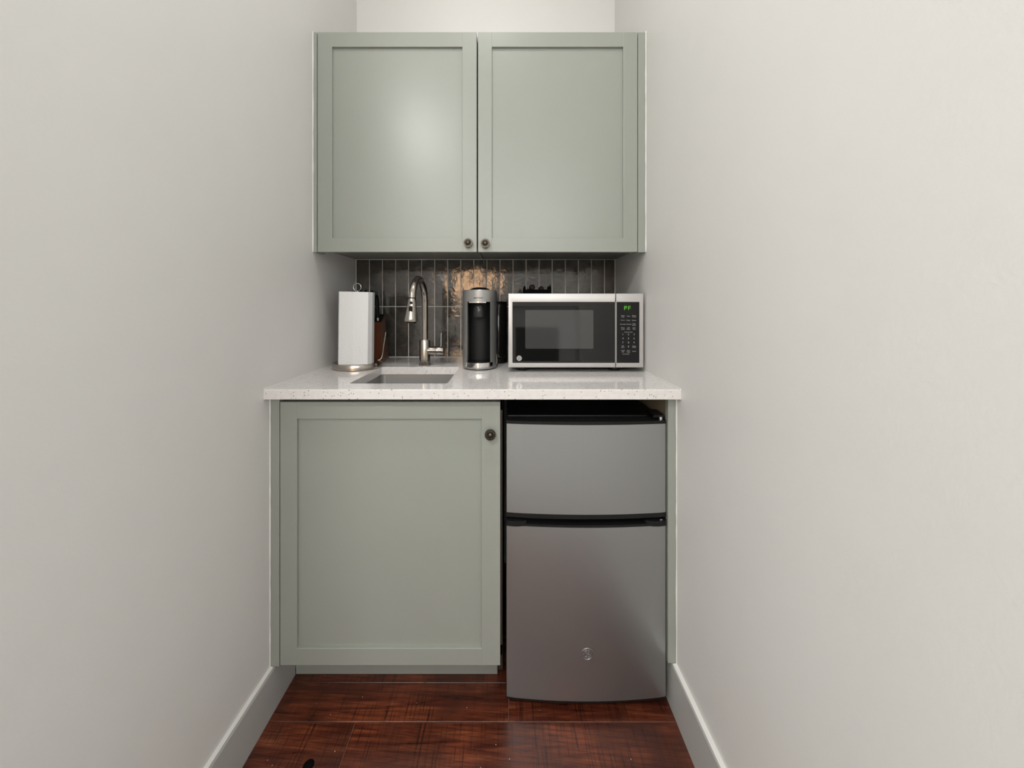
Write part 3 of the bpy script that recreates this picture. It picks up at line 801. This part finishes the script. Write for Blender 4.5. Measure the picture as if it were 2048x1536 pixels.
# rear body and water tank
MB().box(cmx - .050, cmx + .030, yb, 1.60, ZC1, zTop - .012, .012, 3).build('rear_body', 'black', cm, 40)
tkx, tky = -.0355, 1.495
MB().lathe([(.032, 0), (.0355, .004), (.0355, .215), (.034, .218)], (tkx, tky, ZC1 + .018), 'z', 28).build('water_tank', 'tank', cm, 40)
MB().lathe([(.036, 0), (.0365, .002), (.0365, .007), (.033, .010), (.01, .011)], (tkx, tky, ZC1 + .236), 'z', 28).build('tank_lid', 'black', cm, 40)
MB().lathe([(.036, 0), (.0365, .003), (.0355, .018)], (tkx, tky, ZC1), 'z', 28).build('tank_base', 'black', cm, 40)
MB().box(cmx + hw - .001, cmx + hw + .0015, 1.372, 1.374, ZC1 + .014, ZC1 + .048).build('side_clip', 'nickel', cm)  # thin bright strip added in place of the shell's edge highlight

# ------------------------------------------------------------------ paper towel holder and roll
phx, phy = -.5555, 1.372
ph = thing('paper_towel_holder', (phx, phy, ZC1), 'brushed steel paper towel stand with round base and top ring', 'holder')
MB().lathe([(.085, 0), (.0875, .002), (.0875, .018), (.0855, .0215), (.080, .0225), (.02, .0225)], (phx, phy, ZC1), 'z', 48).build('base', 'nickel', ph, 40)
MB().tube([(phx, phy, ZC1 + .02), (phx, phy, 1.10), (phx, phy, 1.204)], .0035, 10).build('rod', 'chrome', ph, 50)
rc = Vector((phx - .002, phy, 1.157 + (608 - 574.3) * phy / FPX))
MB().tube([(rc.x + .0142 * math.cos(2 * PI * k / 28), rc.y, rc.z + .0142 * math.sin(2 * PI * k / 28)) for k in range(28)], .0015, 8, True).build('ring', 'chrome', ph, 60)
arm = [(-.492, 1.402, ZC1 + .0228), (-.487, 1.404, ZC1 + .0225), (-.4805, 1.408, ZC1 + .028), (-.476, 1.41, ZC1 + .045), (-.470, 1.41, ZC1 + .09), (-.4635, 1.41, 1.050)]
MB().tube(arm, .0017, 8).build('spring_arm', 'chrome', ph, 60)
MB().tube([(-.4665, 1.41, 1.021), (-.472, 1.415, 1.0215), (-.4785, 1.42, 1.0215)], .0010, 8).build('arm_wire', 'chrome', ph, 60)
rl_ = [(-.596, 1.303), (-.545, 1.299), (-.4925, 1.3015), (-.4850, 1.322), (-.4885, 1.352), (-.503, 1.39), (-.523, 1.420), (-.552, 1.428), (-.585, 1.422), (-.604, 1.405), (-.6085, 1.36), (-.605, 1.318)]
rt = [(p[0] + .0030, p[1]) for p in rl_]
pr = thing('paper_towel_roll', (phx, phy, ZC1 + .0225), 'white squashed paper towel roll standing on the steel holder', 'paper towel')
rb = MB()
n_ = len(rl_); hole = [(phx + .019 * math.cos(2 * PI * (k + 6.5) / n_), phy + .019 * math.sin(2 * PI * (k + 6.5) / n_)) for k in range(n_)]
# order outline counter-clockwise starting at the same bearing as the hole
import math as _m
rl_s = sorted(range(n_), key=lambda i: _m.atan2(rl_[i][1] - phy, rl_[i][0] - phx)); hs = sorted(hole, key=lambda p: _m.atan2(p[1] - phy, p[0] - phx))
zb_, zt_ = ZC1 + .0225, 1.2015
A = [rb.bm.verts.new((rl_[i][0], rl_[i][1], zb_)) for i in rl_s]; B = [rb.bm.verts.new((rt[i][0], rt[i][1], zt_ - (rt[i][0] + .61) * .020)) for i in rl_s]
Hh = [rb.bm.verts.new((p[0], p[1], zt_ - .003)) for p in hs]; Hb = [rb.bm.verts.new((p[0], p[1], zb_)) for p in hs]
for i in range(n_):
    j = (i + 1) % n_
    for q4 in ((A[i], A[j], B[j], B[i]), (B[i], B[j], Hh[j], Hh[i]), (Hh[i], Hh[j], Hb[j], Hb[i]), (Hb[i], Hb[j], A[j], A[i])): rb.bm.faces.new(q4)
rb.build('sheets', 'paper', pr)

# ------------------------------------------------------------------ knife block with knives
kb = thing('knife_block', (-.56, 1.54, ZC1), 'reddish brown wooden knife block behind the paper towel roll', 'knife block')
bmk = MB()
c8 = [(-.655, 1.485, ZC1), (-.500, 1.485, ZC1), (-.516, 1.61, ZC1), (-.655, 1.61, ZC1), (-.650, 1.500, 1.083), (-.512, 1.500, 1.083), (-.530, 1.600, 1.112), (-.650, 1.600, 1.112)]
vv = [bmk.bm.verts.new(p) for p in c8]
for f_ in ((3, 2, 1, 0), (4, 5, 6, 7), (0, 1, 5, 4), (1, 2, 6, 5), (2, 3, 7, 6), (3, 0, 4, 7)): bmk.bm.faces.new([vv[i] for i in f_])
bmesh.ops.bevel(bmk.bm, geom=bmk.bm.edges[:], offset=.0025, segments=2, affect='EDGES')
bmk.build('body', 'block', kb)
tb = MB(); e = .0012
tt = [(-.648, 1.503, 1.0838 + e), (-.5145, 1.503, 1.0838 + e), (-.532, 1.598, 1.1112 + e), (-.648, 1.598, 1.1112 + e)]
v1_ = [tb.bm.verts.new(p) for p in tt]; v0_ = [tb.bm.verts.new((p[0], p[1], p[2] - .004)) for p in tt]
tb.bm.faces.new(v1_); tb.bm.faces.new(list(reversed(v0_)))
for i in range(4): tb.bm.faces.new((v0_[i], v0_[(i + 1) % 4], v1_[(i + 1) % 4], v1_[i]))
tb.build('slot_plate', 'black_soft', kb)
def knife(bx_, by_, bz_, tx, ty, tz, label):
    k_ = thing('knife', (bx_, by_, bz_), label, 'knife')
    B0, T0 = Vector((bx_, by_, bz_)), Vector((tx, ty, tz)); ax = (T0 - B0)
    hb = MB(); ps = [B0 + ax * u for u in (0.06, .12, .3, .55, .8, .93, 1.0)]
    hb.tube(ps, [.0072, .0082, .0076, .0080, .0088, .0082, .0045], 10)
    hb.build('handle', 'black', k_, 50)
    MB().tube([B0 - ax * .10, B0 + ax * .07], .0052, 10).build('bolster', 'chrome', k_, 50)
    return k_
knife(-.5325, 1.520, 1.0925, -.5475, 1.548, 1.194, 'black-handled knife standing nearest the open side of the knife block')
for i, (x_, zt) in enumerate(((-.628, 1.222), (-.602, 1.216), (-.575, 1.214))):
    knife(x_ + .004, 1.562, 1.1035, x_ - .002, 1.578, zt, 'black-handled knife mostly hidden behind the paper towel roll' )['group'] = 'knives in the block behind the roll'
